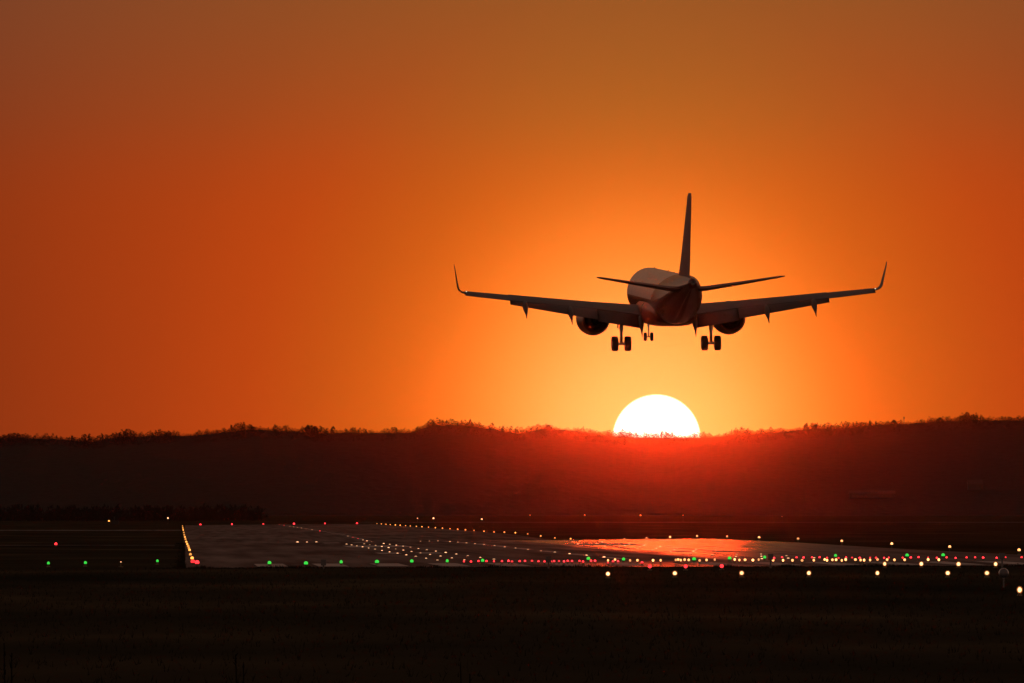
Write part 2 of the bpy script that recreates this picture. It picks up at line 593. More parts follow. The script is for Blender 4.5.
cx_ = [-1000 + 2.5 * i for i in range(801)]
cy_ = [9165 + 6.0 * j for j in range(140)]
g = [[bm.verts.new((x, y, hill_z(x, y) + .3 + canopy(x, y))) for x in cx_] for y in cy_]
for j in range(len(cy_) - 1):
    for i in range(len(cx_) - 1):
        f = bm.faces.new((g[j][i], g[j][i+1], g[j+1][i+1], g[j+1][i])); f.smooth = True
tag(obj("woodland", bm, M_WOOD), "dark leafless woodland covering the long hill under the setting sun", "wood", kind='stuff')

# low dark wood at the far left edge of the airfield
bm = bmesh.new()
for k in range(1000):
    y = rnd.uniform(3900, 4300)
    px = rnd.uniform(-160, 262)
    x = (px - 512) / F_PX * y
    add_tree(bm, x, y, ground(x, y) - .2, rnd.choice((2.5, 3.2, 4.0, 4.6, 5.2, 6.2)) * rnd.uniform(.85, 1.1), rnd.uniform(1.6, 3.4), 26, rnd, trunk=False)
tag(obj("scrub_wood", bm, M_WOOD), "low dark scrub beyond the far left end of the runway", "wood", kind='stuff')


# trees that stand out of the ridge line one by one
def ridge_tree(px, top_py, kind, label):
    y = D_RIDGE - 15
    x = (px - 512) / F_PX * y
    z0 = hill_z(x, y) - .6
    ztop = CAM_Z + (HORIZON - top_py) * y / F_PX
    h = max(6.0, ztop - z0)
    root = empty({'bare': 'bare_tree', 'fir': 'fir_tree', 'bush': 'round_tree'}[kind], (x, y, z0))
    tag(root, label, "tree", "trees standing out on the ridge")
    r_ = random.Random(int(px * 13))
    b = bmesh.new()
    tube(b, (0, 0, 0), (r_.uniform(-.4, .4), 0, h * .55), .22, .12, 6, 0, False)
    for k in range(7 if kind != 'fir' else 0):
        a = r_.uniform(0, 6.28); z1 = h * r_.uniform(.25, .5)
        tube(b, (0, 0, z1), (math.cos(a) * h * .22, math.sin(a) * h * .22, z1 + h * r_.uniform(.2, .4)), .10, .03, 5, 0, False)
    obj("trunk", b, M_BARK, root)
    b = bmesh.new()
    if kind == 'bare':
        add_tree(b, 0, 0, 0, h, 3.0, 60, r_, trunk=False)
    elif kind == 'bush':
        add_tree(b, 0, 0, 0, h, 4.2, 260, r_, trunk=False)
    else:
        add_tree(b, 0, 0, 0, h, 1.9, 130, r_, trunk=False, style=1)
    obj("crown", b, M_WOOD, root)


for px, py, kind, label in (
    (72, 436, 'bare', "small bare tree left of the notch in the far left ridge"),
    (85, 437.5, 'fir', "narrow fir beside the notch in the far left ridge"),
    (168, 432.5, 'bare', "bare tree breaking the smooth left ridge"),
    (252, 427, 'bush', "broad tree topping the ridge left of the dark round crown"),
    (275, 425, 'bare', "wispy bare tree just left of the dark round crown"),
    (308, 426, 'bush', "dark dense round crown at the dip in the left ridge"),
    (315, 427, 'bush', "smaller round crown joined to the dense one's right side"),
    (333, 427, 'bare', "feathery bare tree just right of the dip in the ridge"),
    (366, 429, 'fir', "pointed fir on the level middle of the left ridge"),
    (418, 427, 'bare', "bare tree where the ridge starts climbing to its knoll"),
    (447, 420.5, 'bare', "tall bare tree on top of the wooded knoll"),
    (470, 420, 'bare', "thin bare tree on the right shoulder of the knoll"),
    (492, 423, 'bare', "see-through tall tree at the right foot of the knoll"),
    (503, 426, 'bare', "short bare tree last on the knoll before the gap"),
    (548, 425.5, 'bush', "rounded tree on the hump left of the sun"),
    (816, 425, 'bush', "rounded tree right of the sun on the rising ridge"),
    (870, 420.5, 'fir', "dark fir pair's left tree on the right ridge"),
    (876, 421.5, 'fir', "dark fir pair's right tree on the right ridge"),
    (894, 420.5, 'bush', "wide tree just left of the thin mast on the ridge"),
    (940, 418, 'bush', "low broad tree right of the mast on the right ridge"),
):
    ridge_tree(px, py, kind, label)

M_STEEL = mat("dark_steel", (.08, .08, .085), .5, metal=.4, noise=.2, nscale=3)
# thin mast on the ridge
y = D_RIDGE; x = (904 - 512) / F_PX * y; z0 = hill_z(x, y)
root = tag(empty("radio_mast", (x, y, z0)), "thin mast standing on the right ridge above the trees", "mast")
hm = CAM_Z + (HORIZON - 416.5) * y / F_PX - z0
b = bmesh.new(); tube(b, (0, 0, 0), (0, 0, hm), .35, .22, 8); obj("pole", b, M_STEEL, root)
b = bmesh.new(); box(b, (0, 0, hm - 1.6), (1.1, .5, 2.2)); obj("antenna_panel", b, M_STEEL, root)

# pale buildings at the foot of the hill
M_WALL = mat("pale_render", (.020, .018, .016), .85, noise=.15, nscale=.5)
M_ROOF = mat("roof_tile", (.022, .016, .014), .8, noise=.2, nscale=.8)
M_GLASS = mat("window_glass", (.03, .03, .035), .08, spec=.6)


def building(name, px, py_base, d, w, dep, h, rh, label):
    x = (px - 512) / F_PX * d
    z0 = max(ground(x, d), hill_z(x, d) if d > 9050 else -9) - .3
    root = tag(empty(name, (x, d, z0)), label, "building")
    b = bmesh.new(); box(b, (0, 0, h / 2), (w, dep, h)); obj("wall", b, M_WALL, root)
    b = bmesh.new()
    e = .5
    vs = [(-w/2-e, -dep/2-e, h+.01), (w/2+e, -dep/2-e, h+.01), (w/2+e, dep/2+e, h+.01), (-w/2-e, dep/2+e, h+.01), (-w/2-e, 0, h+rh), (w/2+e, 0, h+rh)]
    vv = [b.verts.new(p) for p in vs]
    for f in ((0, 1, 5, 4), (2, 3, 4, 5), (1, 2, 5), (3, 0, 4), (3, 2, 1, 0)):
        b.faces.new([vv[i] for i in f])
    obj("roof", b, M_ROOF, root)
    nwin = max(2, int(w / 4))
    for k in range(nwin):
        b = bmesh.new(); box(b, (-w/2 + w * (k + .5) / nwin, -dep/2 - .02, h * .55), (1.3, .1, 1.4)); obj("window", b, M_GLASS, root)


building("barn", 872, 0, 9330, 44, 12, 5, 3.0, "long pale barn at the foot of the right hill")
building("house", 975, 0, 9390, 14, 10, 7, 4, "pale gabled house at the foot of the far right hill")

# ------------------------------------------------------------------ aircraft
PITCH, YAW, ROLL = R(2.5), R(4.05), R(-0.5)
D_AC = 640.0
M_AW = bpy.data.materials.new("fuselage_paint")
M_AW.use_nodes = True
t = M_AW.node_tree
p = t.nodes["Principled BSDF"]
c = t.nodes.new("ShaderNodeTexCoord"); s = t.nodes.new("ShaderNodeSeparateXYZ"); t.links.new(c.outputs['Object'], s.inputs[0])
nz = t.nodes.new("ShaderNodeTexNoise"); nz.inputs['Scale'].default_value = 1.2; t.links.new(c.outputs['Object'], nz.inputs['Vector'])
edge = math_node(t, 'MULTIPLY_ADD', s.outputs['Y'], -0.055, s.outputs['Z'])          # belly and tail painted dark for their shade and ground reflection
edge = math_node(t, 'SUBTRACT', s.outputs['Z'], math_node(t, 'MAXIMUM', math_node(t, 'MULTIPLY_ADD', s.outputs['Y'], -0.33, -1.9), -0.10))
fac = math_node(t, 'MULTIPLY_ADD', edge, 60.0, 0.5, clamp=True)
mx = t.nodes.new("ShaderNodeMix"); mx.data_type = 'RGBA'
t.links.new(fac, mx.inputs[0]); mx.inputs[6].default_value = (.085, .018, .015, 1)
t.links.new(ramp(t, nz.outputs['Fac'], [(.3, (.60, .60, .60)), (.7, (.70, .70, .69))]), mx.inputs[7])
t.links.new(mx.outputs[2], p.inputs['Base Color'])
p.inputs['Roughness'].default_value = .2
p.inputs['Coat Weight'].default_value = .3
p.inputs['Coat Roughness'].default_value = .2
M_GREY_GLARE = mat("wing_grey_red_glare", (.065, .034, .032), .5, noise=.12, nscale=1.5)  # red glare of the low sun mixed into the wing's grey
M_FIN = mat("fin_paint_red_glare", (.12, .014, .011), .5, noise=.1, nscale=1)  # fin colour reddened to imitate the glare around the sun
M_ENG = mat("nacelle_paint_red_glare", (.045, .020, .018), .35, noise=.15, nscale=1.5)  # dark red tint stands in for glare on the nacelles
M_METAL = mat("bare_metal", (.45, .42, .40), .35, metal=1, noise=.2, nscale=4)
M_EXHAUST = mat("dark_exhaust_metal", (.02, .017, .016), .8, noise=.3, nscale=3, spec=.2)  # even dark tone on nozzle, cone and fan
M_TYRE = mat("tyre_rubber", (.02, .02, .02), .85, noise=.2, nscale=6)
M_HUB = mat("wheel_hub", (.35, .35, .35), .4, metal=.8)

# world position of the fuselage axis above the main gear
oz = CAM_Z + (HORIZON - 296.2) * D_AC / F_PX
ox = (666 - 512) / F_PX * D_AC
plane = empty("airliner", (ox, D_AC, oz))
plane.rotation_mode = 'XYZ'
plane.matrix_world = Matrix.Translation((ox, D_AC, oz)) @ Matrix.Rotation(YAW, 4, 'Z') @ Matrix.Rotation(PITCH, 4, 'X') @ Matrix.Rotation(ROLL, 4, 'Y')
tag(plane, "twin-engine jet airliner with upturned winglets landing above the runway, wheels down", "airliner")

# fuselage
FY = [18.4, 18.15, 17.6, 16.8, 15.6, 14.2, 12.9, 11.0, 3, -3, -7, -9, -11, -13.1, -15.2, -17.3, -19.1, -20.1]
FZ = [-.50, -.48, -.40, -.28, -.12, -.03, 0, 0, 0, 0, 0, .04, .18, .42, .72, 1.0, 1.2, 1.28]
FRX = [.05, .33, .68, .98, 1.25, 1.42, 1.49, 1.505, 1.505, 1.505, 1.505, 1.49, 1.40, 1.22, .97, .67, .38, .22]
FRZ = [.05, .33, .68, 1.0, 1.36, 1.58, 1.66, 1.675, 1.675, 1.675, 1.675, 1.63, 1.49, 1.26, .98, .69, .40, .24]


def fus(y):
    ys = FY[::-1]
    return tuple(smooth_interp(ys, a[::-1], y) for a in (FZ, FRX, FRZ))


bm = bmesh.new()
rings = []
yy = 17.0
ylist = [18.4, 18.3, 18.15, 17.9, 17.6, 17.2, 16.8, 16.2, 15.6, 14.9, 14.2, 13.5, 12.9, 12, 11, 8, 5, 2, -1, -4, -6] + [-6 - .5 * i for i in range(1, 28)] + [-20.1]
ylist = sorted(set(ylist), reverse=True)
for yy in ylist:
    zc, rx, rz = fus(yy)
    rings.append([Vector((rx * math.cos(2*math.pi*i/48), yy, zc + rz * math.sin(2*math.pi*i/48))) for i in range(48)])
loft(bm, rings)
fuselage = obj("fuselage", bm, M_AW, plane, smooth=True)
b = bmesh.new(); lathe(b, [(-20.09, .15), (-20.22, .13), (-20.18, .10)], (0, 0, 1.28), 20); obj("exhaust_pipe", b, M_STEEL, fuselage, smooth=True)

# belly fairing
bm = bmesh.new(); rings = []
for yy, k in ((6.6, .02), (6.0, .45), (5.0, .78), (3.5, .96), (1, 1), (-2, 1), (-3.6, .95), (-5, .75), (-6.2, .42), (-6.9, .02)):
    ring = []
    for i in range(36):
        th = 2 * math.pi * i / 36
        cx = math.copysign(abs(math.cos(th)) ** .6, math.cos(th)); cz = math.copysign(abs(math.sin(th)) ** .6, math.sin(th))
        ring.append(Vector((cx * (1.15 + .62 * k), yy, -1.05 + cz * .88 * (.45 + .55 * k))))
    rings.append(ring)
loft(bm, rings)
belly_mat = mat("belly_painted_shade", (.085, .018, .015), .3, noise=.15, nscale=1)  # underside shade and red glare put into this colour
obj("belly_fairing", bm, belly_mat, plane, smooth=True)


def airfoil(n=10, tc=.12, camber=.02):
    """(x, z) from trailing edge over the top to the leading edge and back, chord 1 with x=0 at the leading edge."""
    up, lo = [], []
    for i in range(n + 1):
        xx = .5 * (1 - math.cos(math.pi * i / n))
        yt = 5 * tc * (.2969 * math.sqrt(xx) - .126 * xx - .3516 * xx**2 + .2843 * xx**3 - .1020 * xx**4)
        pc = .4
        yc = camber / pc**2 * (2*pc*xx - xx*xx) if xx < pc else camber / (1-pc)**2 * ((1 - 2*pc) + 2*pc*xx - xx*xx)
        up.append((xx, yc + yt)); lo.append((xx, yc - yt))
    return up[::-1] + lo[1:-1] + [(1.0, lo[-1][1] - .0015)]


def section(x, y_le, z, chord, tc, inc, camber=.02, span_dir=None, cut=1.0):
    """airfoil ring; inc>0 lifts the leading edge; span_dir rotates the section about y (for winglets)."""
    pts = []
    ci, si = math.cos(R(inc)), math.sin(R(inc))
    for ax, az in airfoil(tc=tc, camber=camber):
        ax = min(ax, 1.0)
        dy, dz = -ax * chord * cut * ci + az * chord * si * 0, -ax * chord * cut * si + az * chord
        off = Vector((0, dy, dz))
        if span_dir is not None:
            off = Vector((-math.sin(span_dir) * dz, dy, math.cos(span_dir) * dz))
        pts.append(Vector((x, y_le, z)) + off)
    return pts


def wing_le(x): return 4.55 - x * math.tan(R(26.3))
def wing_te(x): return -1.55 if x <= 4.7 else -1.55 - (x - 4.7) * (4.0 - 1.55) / (13.6 - 4.7)
def wing_z(x): return -1.02 + (x - 1.5) * (1.42 / 12.1)
def wing_tc(x): return interp([1.4, 4.7, 13.6], [.125, .12, .13], x)
def wing_inc(x): return interp([1.4, 4.7, 13.6], [3.0, 2.6, 5.5], x)
FLAP_CUT = .87


def mirror(pts, s): return [Vector((p.x * s, p.y, p.z)) for p in pts]


M_NAV = glow("nav_light_lens", (1.0, .8, .55), 1.3)
for s in (-1, 1):
    bm = bmesh.new()
    rings = []
    for x in (1.2, 1.5, 2.5, 3.6, 4.7, 6.0, 7.5, 9.0, 10.53, 10.57, 11.5, 12.6, 13.53):
        ch = wing_le(x) - wing_te(x)
        cut = FLAP_CUT if x < 10.55 else 1.0
        rings.append(mirror(section(x, wing_le(x), wing_z(x) + .0, ch, wing_tc(x) / cut if cut < 1 else wing_tc(x), wing_inc(x), cut=cut), s))
    loft(bm, rings)
    wing = obj("wing", bm, M_GREY_GLARE, plane, smooth=True)
    # winglet
    bm = bmesh.new(); rings = []
    x0, z0, yl0 = 13.53, wing_z(13.53), wing_le(13.53)
    c0 = wing_le(13.53) - wing_te(13.53)
    rad = .48
    for k in range(7):
        a = R(78) * k / 6
        rings.append(mirror(section(x0 + .002 + rad * math.sin(a), yl0 - .45 * k / 6, z0 + rad * (1 - math.cos(a)), c0 * (1 - .22 * k / 6), .075, 0, .0, span_dir=a), s))
    xa, za = x0 + rad * math.sin(R(78)), z0 + rad * (1 - math.cos(R(78)))
    for k in range(1, 5):
        q = k / 4 * 1.52
        rings.append(mirror(section(xa + q * math.cos(R(79)), yl0 - .45 - q * .75, za + q * math.sin(R(79)), c0 * .78 - (c0 * .78 - .45) * k / 4, .075, 0, .0, span_dir=R(79)), s))
    loft(bm, rings)
    obj("winglet", bm, M_GREY_GLARE, wing, smooth=True)
    b = bmesh.new(); bmesh.ops.create_uvsphere(b, u_segments=10, v_segments=8, radius=.035)
    obj("navigation_light", b, M_NAV, wing, smooth=True, loc=(s * 13.5, wing_te(13.45) - .04, z0 + .10))
    # flaps, hanging down for landing
    for (xa_, xb_, ca, cb, defl) in ((1.9, 4.66, 1.42, 1.30, 36), (4.68, 10.55, 1.30, .52, 30)):
        bm = bmesh.new(); rings = []
        for x, cch in ((xa_, ca), ((xa_ + xb_) / 2, (ca + cb) / 2), (xb_, cb)):
            full = wing_le(x) - wing_te(x)
            yl = wing_le(x) - full * (FLAP_CUT - .03)
            zl = wing_z(x) - full * FLAP_CUT * math.sin(R(wing_inc(x))) - .02
            rings.append(mirror(section(x, yl, zl, cch, .13, defl, .03), s))
        loft(bm, rings)
        obj("flap", bm, M_GREY_GLARE, wing, smooth=True)
    # flap track fairings, tilted down with the flaps
    for x, drop, ln_ in ((6.5, 1.0, 3.0), (9.55, .95, 2.6), (1.78, 1.25, 1.6)):
        bm = bmesh.new(); rings = []
        full = wing_le(x) - wing_te(x)
        ya = wing_te(x) + full * .42 if x > 2 else wing_te(x) + .9
        za = wing_z(x) - full * .045 - .1
        for k, rr in enumerate((.03, .11, .17, .19, .18, .13, .06, .015)):
            q = k / 7
            yv = ya - ln_ * q
            zv = za - .06 - drop * q ** 2.2
            rings.append(mirror([Vector((x + rr * math.cos(2*math.pi*i/14), yv, zv + rr * 1.5 * math.sin(2*math.pi*i/14))) for i in range(14)], s))
        loft(bm, rings)
        obj("flap_fairing", bm, M_GREY_GLARE, wing, smooth=True)
    # engine
    ex, ez = 4.53, -1.58
    bm = bmesh.new()
    lathe(bm, [(5.95, .76), (6.08, .84), (6.02, .92), (5.6, 1.01), (4.8, 1.08), (3.9, 1.09), (3.0, 1.03), (2.2, .88), (1.75, .78), (1.76, .74), (2.4, .72)], (ex * s, 0, ez), 48)
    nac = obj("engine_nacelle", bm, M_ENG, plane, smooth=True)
    bm = bmesh.new(); lathe(bm, [(2.5, .70), (1.9, .55), (1.1, .42), (1.08, .38), (1.5, .37)], (ex * s, 0, ez), 40); obj("core_nozzle", bm, M_EXHAUST, nac, smooth=True)
    bm = bmesh.new(); lathe(bm, [(1.6, .25), (1.1, .2), (.55, .04)], (ex * s, 0, ez), 24); obj("exhaust_cone", bm, M_EXHAUST, nac, smooth=True)
    bm = bmesh.new(); lathe(bm, [(5.5, .12), (5.45, .75), (5.35, .75)], (ex * s, 0, ez), 40); obj("fan", bm, M_EXHAUST, nac, smooth=True)
    bm = bmesh.new()
    loft(bm, [mirror([Vector((ex - w_, y_, z_)), Vector((ex + w_, y_, z_)), Vector((ex + w_, y_, z2)), Vector((ex - w_, y_, z2))], s)
              for y_, w_, z_, z2 in ((5.0, .05, -.60, -.70), (4.0, .16, -.42, -.9), (2.2, .17, -.5, -1.0), (.6, .14, -.75, -1.15), (-.6, .04, -.85, -1.0))])
    obj("pylon", bm, M_ENG, nac)
    # tailplane
    bm = bmesh.new(); rings = []
    for x, yl, z, ch, tc_ in ((.3, -14.75, .74, 3.1, .12), (1.2, -15.3, .82, 2.75, .12), (3.5, -16.65, 1.2, 1.95, .12), (5.8, -18.0, 1.60, 1.22, .11), (6.04, -18.25, 1.64, .85, .08)):
        rings.append(mirror(section(x, yl, z, ch, tc_, -1.5, 0), s))
    loft(bm, rings)
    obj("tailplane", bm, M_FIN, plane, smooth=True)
    # main landing gear
    gx = 2.98
    g0 = empty("main_landing_gear", (gx * s, 0, -1.0)); g0.parent = plane
    b = bmesh.new()
    tube(b, (0, .1, .1), (0, 0, -1.25), .15, .135, 12); tube(b, (0, 0, -1.2), (0, 0, -2.15), .10, .10, 12)
    obj("strut", b, M_METAL, g0, smooth=False)
    b = bmesh.new(); tube(b, (-.62, 0, -2.12), (.62, 0, -2.12), .11, .085, 10); obj("axle", b, M_METAL, g0)
    b = bmesh.new(); tube(b, (-s * 1.0, .05, .05), (0, 0, -.95), .055, .055, 8); tube(b, (0, .9, 0), (0, 0, -1.0), .045, .045, 8); obj("brace", b, M_METAL, g0)
    b = bmesh.new(); tube(b, (0, -.12, -1.2), (0, -.34, -1.6), .035, .035, 6); tube(b, (0, -.34, -1.6), (0, -.1, -2.05), .035, .035, 6); obj("torque_link", b, M_METAL, g0)
    b = bmesh.new(); box(b, (s * .22, .05, -.62), (.035, .75, .95)); obj("gear_door", b, M_GREY_GLARE, g0)
    b = bmesh.new(); tube(b, (s * .7, .1, -.22), (s * .08, 0, -.42), .05, .05, 6); tube(b, (s * .62, .1, .05), (s * .62, .1, -.32), .06, .05, 6); obj("actuator", b, M_METAL, g0)
    for w_ in (-.43, .43):
        b = bmesh.new()
        lathe(b, [(-.17, .27), (-.20, .34), (-.215, .42), (-.18, .475), (-.09, .495), (.09, .495), (.18, .475), (.215, .42), (.20, .34), (.17, .27)], (0, 0, 0), 32, axis='x')
        wh = obj("wheel", b, M_TYRE, g0, smooth=True, loc=(w_, 0, -2.12))
        b = bmesh.new(); lathe(b, [(-.16, .12), (-.185, .2), (-.16, .265), (.16, .265), (.185, .2), (.16, .12)], (0, 0, 0), 20, axis='x'); obj("hub", b, M_HUB, wh)

# fin and rudder
bm = bmesh.new(); rings = []
for z, ya, ch, th in ((1.15, -10.1, 7.5, .52), (1.75, -11.4, 6.35, .52), (2.6, -12.75, 5.3, .48), (4.2, -14.45, 4.05, .38), (5.8, -16.15, 2.85, .29), (6.8, -17.15, 2.15, .23), (7.02, -17.5, 1.7, .12)):
    ring = []
    for ax, az in airfoil(tc=th / ch, camber=0):
        ring.append(Vector((az * ch, ya - ax * ch, z)))
    rings.append(ring)
loft(bm, rings)
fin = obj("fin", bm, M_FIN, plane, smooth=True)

# nose gear
g0 = empty("nose_landing_gear", (0, 13.83, -1.35)); g0.parent = plane
b = bmesh.new(); tube(b, (0, .1, .1), (0, 0, -1.0), .085, .08, 10); tube(b, (0, 0, -1.0), (0, 0, -1.72), .05, .05, 10); obj("strut", b, M_METAL, g0)
b = bmesh.new(); tube(b, (-.28, 0, -1.68), (.28, 0, -1.68), .05, .05, 8); obj("axle", b, M_METAL, g0)
b = bmesh.new(); tube(b, (0, 1.0, .2), (0, 0, -.9), .04, .04, 8); obj("brace", b, M_METAL, g0)
for w_ in (-.22, .22):
    b = bmesh.new()
    lathe(b, [(-.07, .16), (-.10, .22), (-.10, .255), (-.06, .29), (.06, .29), (.10, .255), (.10, .22), (.07, .16)], (0, 0, 0), 28, axis='x')
    wh = obj("wheel", b, M_TYRE, g0, smooth=True, loc=(w_, 0, -1.68))
    b = bmesh.new(); lathe(b, [(-.08, .05), (-.085, .1), (-.06, .155), (.06, .155), (.085, .1), (.08, .05)], (0, 0, 0), 16, axis='x'); obj("hub", b, M_HUB, wh)
for s in (-1, 1):
    b = bmesh.new(); box(b, (s * .42, .6, -.22), (.03, 1.3, .5)); obj("gear_door", b, M_GREY_GLARE, g0)
# blade antennas and beacon on the crown
for yv, hgt in ((9.2, .10), (8.1, .05), (-1.5, .10), (-6.0, .05)):
    b = bmesh.new()
    loft(b, [[Vector((-.025, yv, 1.62)), Vector((.025, yv, 1.62)), Vector((.025, yv - .45, 1.62)), Vector((-.025, yv - .45, 1.62))],
             [Vector((-.012, yv - .18, 1.675 + hgt)), Vector((.012, yv - .18, 1.675 + hgt)), Vector((.012, yv - .42, 1.675 + hgt)), Vector((-.012, yv - .42, 1.675 + hgt))]])
    obj("antenna", b, M_GREY_GLARE, fuselage)

# ------------------------------------------------------------------ airfield lights
AMBER, WARM, RED, GREEN = "amber", "warm", "red", "green"
LENS = {
    AMBER: glow("amber_lens", (1.0, .36, .06), 2.4),
    WARM: glow("warm_white_lens", (1.0, .38, .12), 2.5),
    "big": glow("bright_white_lens", (1.0, .50, .20), 3.2),
    "bigred": glow("bright_red_lens", (1.0, .022, .03), 2.6),
    RED: glow("red_lens", (1.0, .02, .03), 2.6),
    GREEN: glow("green_lens", (.008, 1.0, .075), .75),
    "lamp_halo": glow("lamp_halo_disc", (1.0, .26, .045), .32),  # halo round the bright lamps, imitated by a dim glowing disc
    "pale": glow("pale_lens", (1.0, .48, .22), 1.6),
}
M_BODY = mat("lamp_housing", (.10, .085, .04), .55, noise=.2, nscale=8)
_mesh_cache = {}
lamp_rnd = random.Random(5)
for k_ in list(LENS):
    if k_ in (AMBER, WARM, RED, "pale", "big"):
        src = LENS[k_]
        for tag_, f_ in (("dim", .5), ("bright", 1.7)):
            m = src.copy(); m.name = tag_ + "_" + src.name
            m.node_tree.nodes["Principled BSDF"].inputs['Emission Strength'].default_value *= f_ if k_ != "big" else (.8 if f_ < 1 else 1.25)
            m.cycles.emission_sampling = 'NONE'
            LENS[(k_, tag_)] = m


def lamp_mesh(kind, h, col, r):
    """kind 'dome': elevated lamp with a glass dome on a stem; 'inset': low steel dome in the paving; 'par': lamp head on a post."""
    var = lamp_rnd.choice(('', '', 'dim', 'bright'))
    lens = LENS.get((col, var), LENS[col])
    key = (kind, round(h, 1), col, r, lens.name)
    if key in _mesh_cache: return _mesh_cache[key]
    bm = bmesh.new()
    hh = round(h, 1) if kind != 'inset' else 0.04
    if kind == 'inset':
        tube(bm, (0, 0, 0.0), (0, 0, .03), .20, .15, 14, 0)
    else:
        tube(bm, (0, 0, -.05), (0, 0, .03), .14, .12, 10, 0)
        tube(bm, (0, 0, .03), (0, 0, max(.06, hh - r)), .025 if kind == 'dome' else .035, None, 8, 0)
    if kind == 'par':
        tube(bm, (0, .16, hh), (0, -.02, hh), r * .75, r * (1.6 if col == 'big' else 1.12), 14, 0)
        if col == 'big':
            bmesh.ops.create_circle(bm, cap_ends=True, segments=18, radius=r * 1.5, matrix=Matrix.Translation((0, -.025, hh)) @ Matrix.Rotation(math.pi / 2, 4, 'X'))  # added glowing disc stands in for the lamp's halo
            bm.faces.ensure_lookup_table(); bm.faces[-1].material_index = 2
        mm = Matrix.Translation((0, -.02, hh)) @ Matrix.Diagonal((1, .35, 1, 1))
        res = bmesh.ops.create_uvsphere(bm, u_segments=14, v_segments=8, radius=r, matrix=mm)
    else:
        if kind == 'dome':
            tube(bm, (0, 0, hh - r - .03), (0, 0, hh - r * .6), r * .8, r * .95, 12, 0)
        mm = Matrix.Translation((0, 0, hh)) @ Matrix.Diagonal((1, 1, 1.0 if kind == 'dome' else .45, 1))
        res = bmesh.ops.create_uvsphere(bm, u_segments=12, v_segments=8, radius=r, matrix=mm)
    vs = set(res['verts'])
    for f in bm.faces:
        if all(v_ in vs for v_ in f.verts): f.material_index = 1
    me = bpy.data.meshes.new(kind + "_lamp")
    bm.to_mesh(me); bm.free()
    me.materials.append(M_BODY); me.materials.append(lens); me.materials.append(LENS['lamp_halo'])
    _mesh_cache[key] = me
    return me


def lamp(name, x, y, zlens, kind, col, r, label, cat, group):
    g_ = ground(x, y) + .02
    h = max(zlens - g_, .16 if kind != 'inset' else .0)
    o = bpy.data.objects.new(name, lamp_mesh(kind, h, col, r))
    COL.objects.link(o)
    hh = round(h, 1) if kind != 'inset' else 0.0
    k_ = lamp_rnd.uniform(.78, 1.12)
    o.scale = (k_, k_, 1 if kind != 'inset' else k_)
    o.location = (x, y, (max(zlens, g_ + .16) - hh) if kind != 'inset' else g_)
    tag(o, label, cat, group)
    return o


def at(px, py, d):
    return (px - 512) / F_PX * d, d, CAM_Z - (py - HORIZON) * d / F_PX


def settle(px, py, d, h0):
    """the distance near d at which a lens seen at this pixel stands h0 above the ground"""
    best = min((abs(at(px, py, q)[2] - ground(*at(px, py, q)[:2]) - h0) + abs(q - d) * 2e-4, q) for q in [d + 2 * k for k in range(-45, 56)])
    return best[1]


def row(name, pts, d, kind, col, r, text, cat, group, way="from the left"):
    for i, (px, py, *rest) in enumerate(pts):
        x, y, z = at(px, py, settle(px, py, d, .22) if d < 700 else d)
        lamp(name, x, y, z, kind, (rest[1] if len(rest) > 1 else col), r, f"{text}, {ordinal(i + 1)} {way}", cat, group)


# right runway edge, 60 m apart
edge_x = [377, 381.4, 386, 390.3, 395.4, 400.2, 405.6, 410.3, 416.4, 422, 428.5, 435.4, 442.5, 450, 457.7, 465.5, 474, 484, 494, 504.4, 515.4, 527.7, 540.7, 554.9, 570.6, 624.4, 646.5, 670, 697, 727, 759, 798, 841.7, 891.7, 949.6, 1019]
ex_ = [377, 390, 405.6, 416, 428.5, 450, 474, 494, 504, 515, 528, 540.6, 555, 570.6, 624.4, 646.5, 670, 697, 727, 759, 798, 841.7, 891.7, 949.6, 1019]
ey_ = [523.8, 525.6, 528, 529.3, 530.5, 531.8, 533.5, 532.3, 532.2, 532.7, 534, 536, 538, 538.8, 538.8, 538, 537, 536, 536.4, 537.3, 538.7, 541, 543.7, 546.7, 550]
edge_y = [interp(ex_, ey_, x) for x in edge_x]
n = len(edge_x)
for i, (px, py) in enumerate(zip(edge_x, edge_y)):
    d = 570000.0 / (px - 185)
    x, y, z = at(px, py, d)
    far = px < 600
    lamp("runway_edge_light", x, y, z, 'dome', AMBER if far else WARM, .13 if far else .11,
         f"{'amber' if far else 'warm white'} lamp on the runway's right edge, {ordinal(n - i)} counting from the near end", "runway light", "lights along the runway's right edge")

# left runway edge
pts = [(182.6, 526), (182.9, 528), (183.3, 530), (183.9, 532.5), (184.3, 534.8), (185, 537), (185.6, 539.2), (186.4, 541.8), (187.3, 544), (188.2, 546), (188.9, 548), (189.7, 550), (190.5, 555), (192.2, 559.5)]
for i, (px, py) in enumerate(pts):
    d = 31430.0 / (py - 512)
    x, y, z = at(px, py, d)
    lamp("runway_edge_light", x, y, z, 'dome', AMBER, .115, f"amber lamp on the runway's left edge, {ordinal(len(pts) - i)} counting from the near end", "runway light", "lights along the runway's left edge")
row("runway_end_light", [(193, 561.5), (197.2, 562.4)], 645, 'dome', RED, .13, "red lamp at the near left corner of the runway", "runway light", "red lights at the runway's near left corner")
row("runway_end_light", [(200.5, 525), (232, 525), (263.3, 524.8), (294, 523.8), (325, 523.5), (357, 524)], 3050, 'dome', RED, .30, "red lamp across the far end of the runway", "runway light", "red lights across the runway's far end")

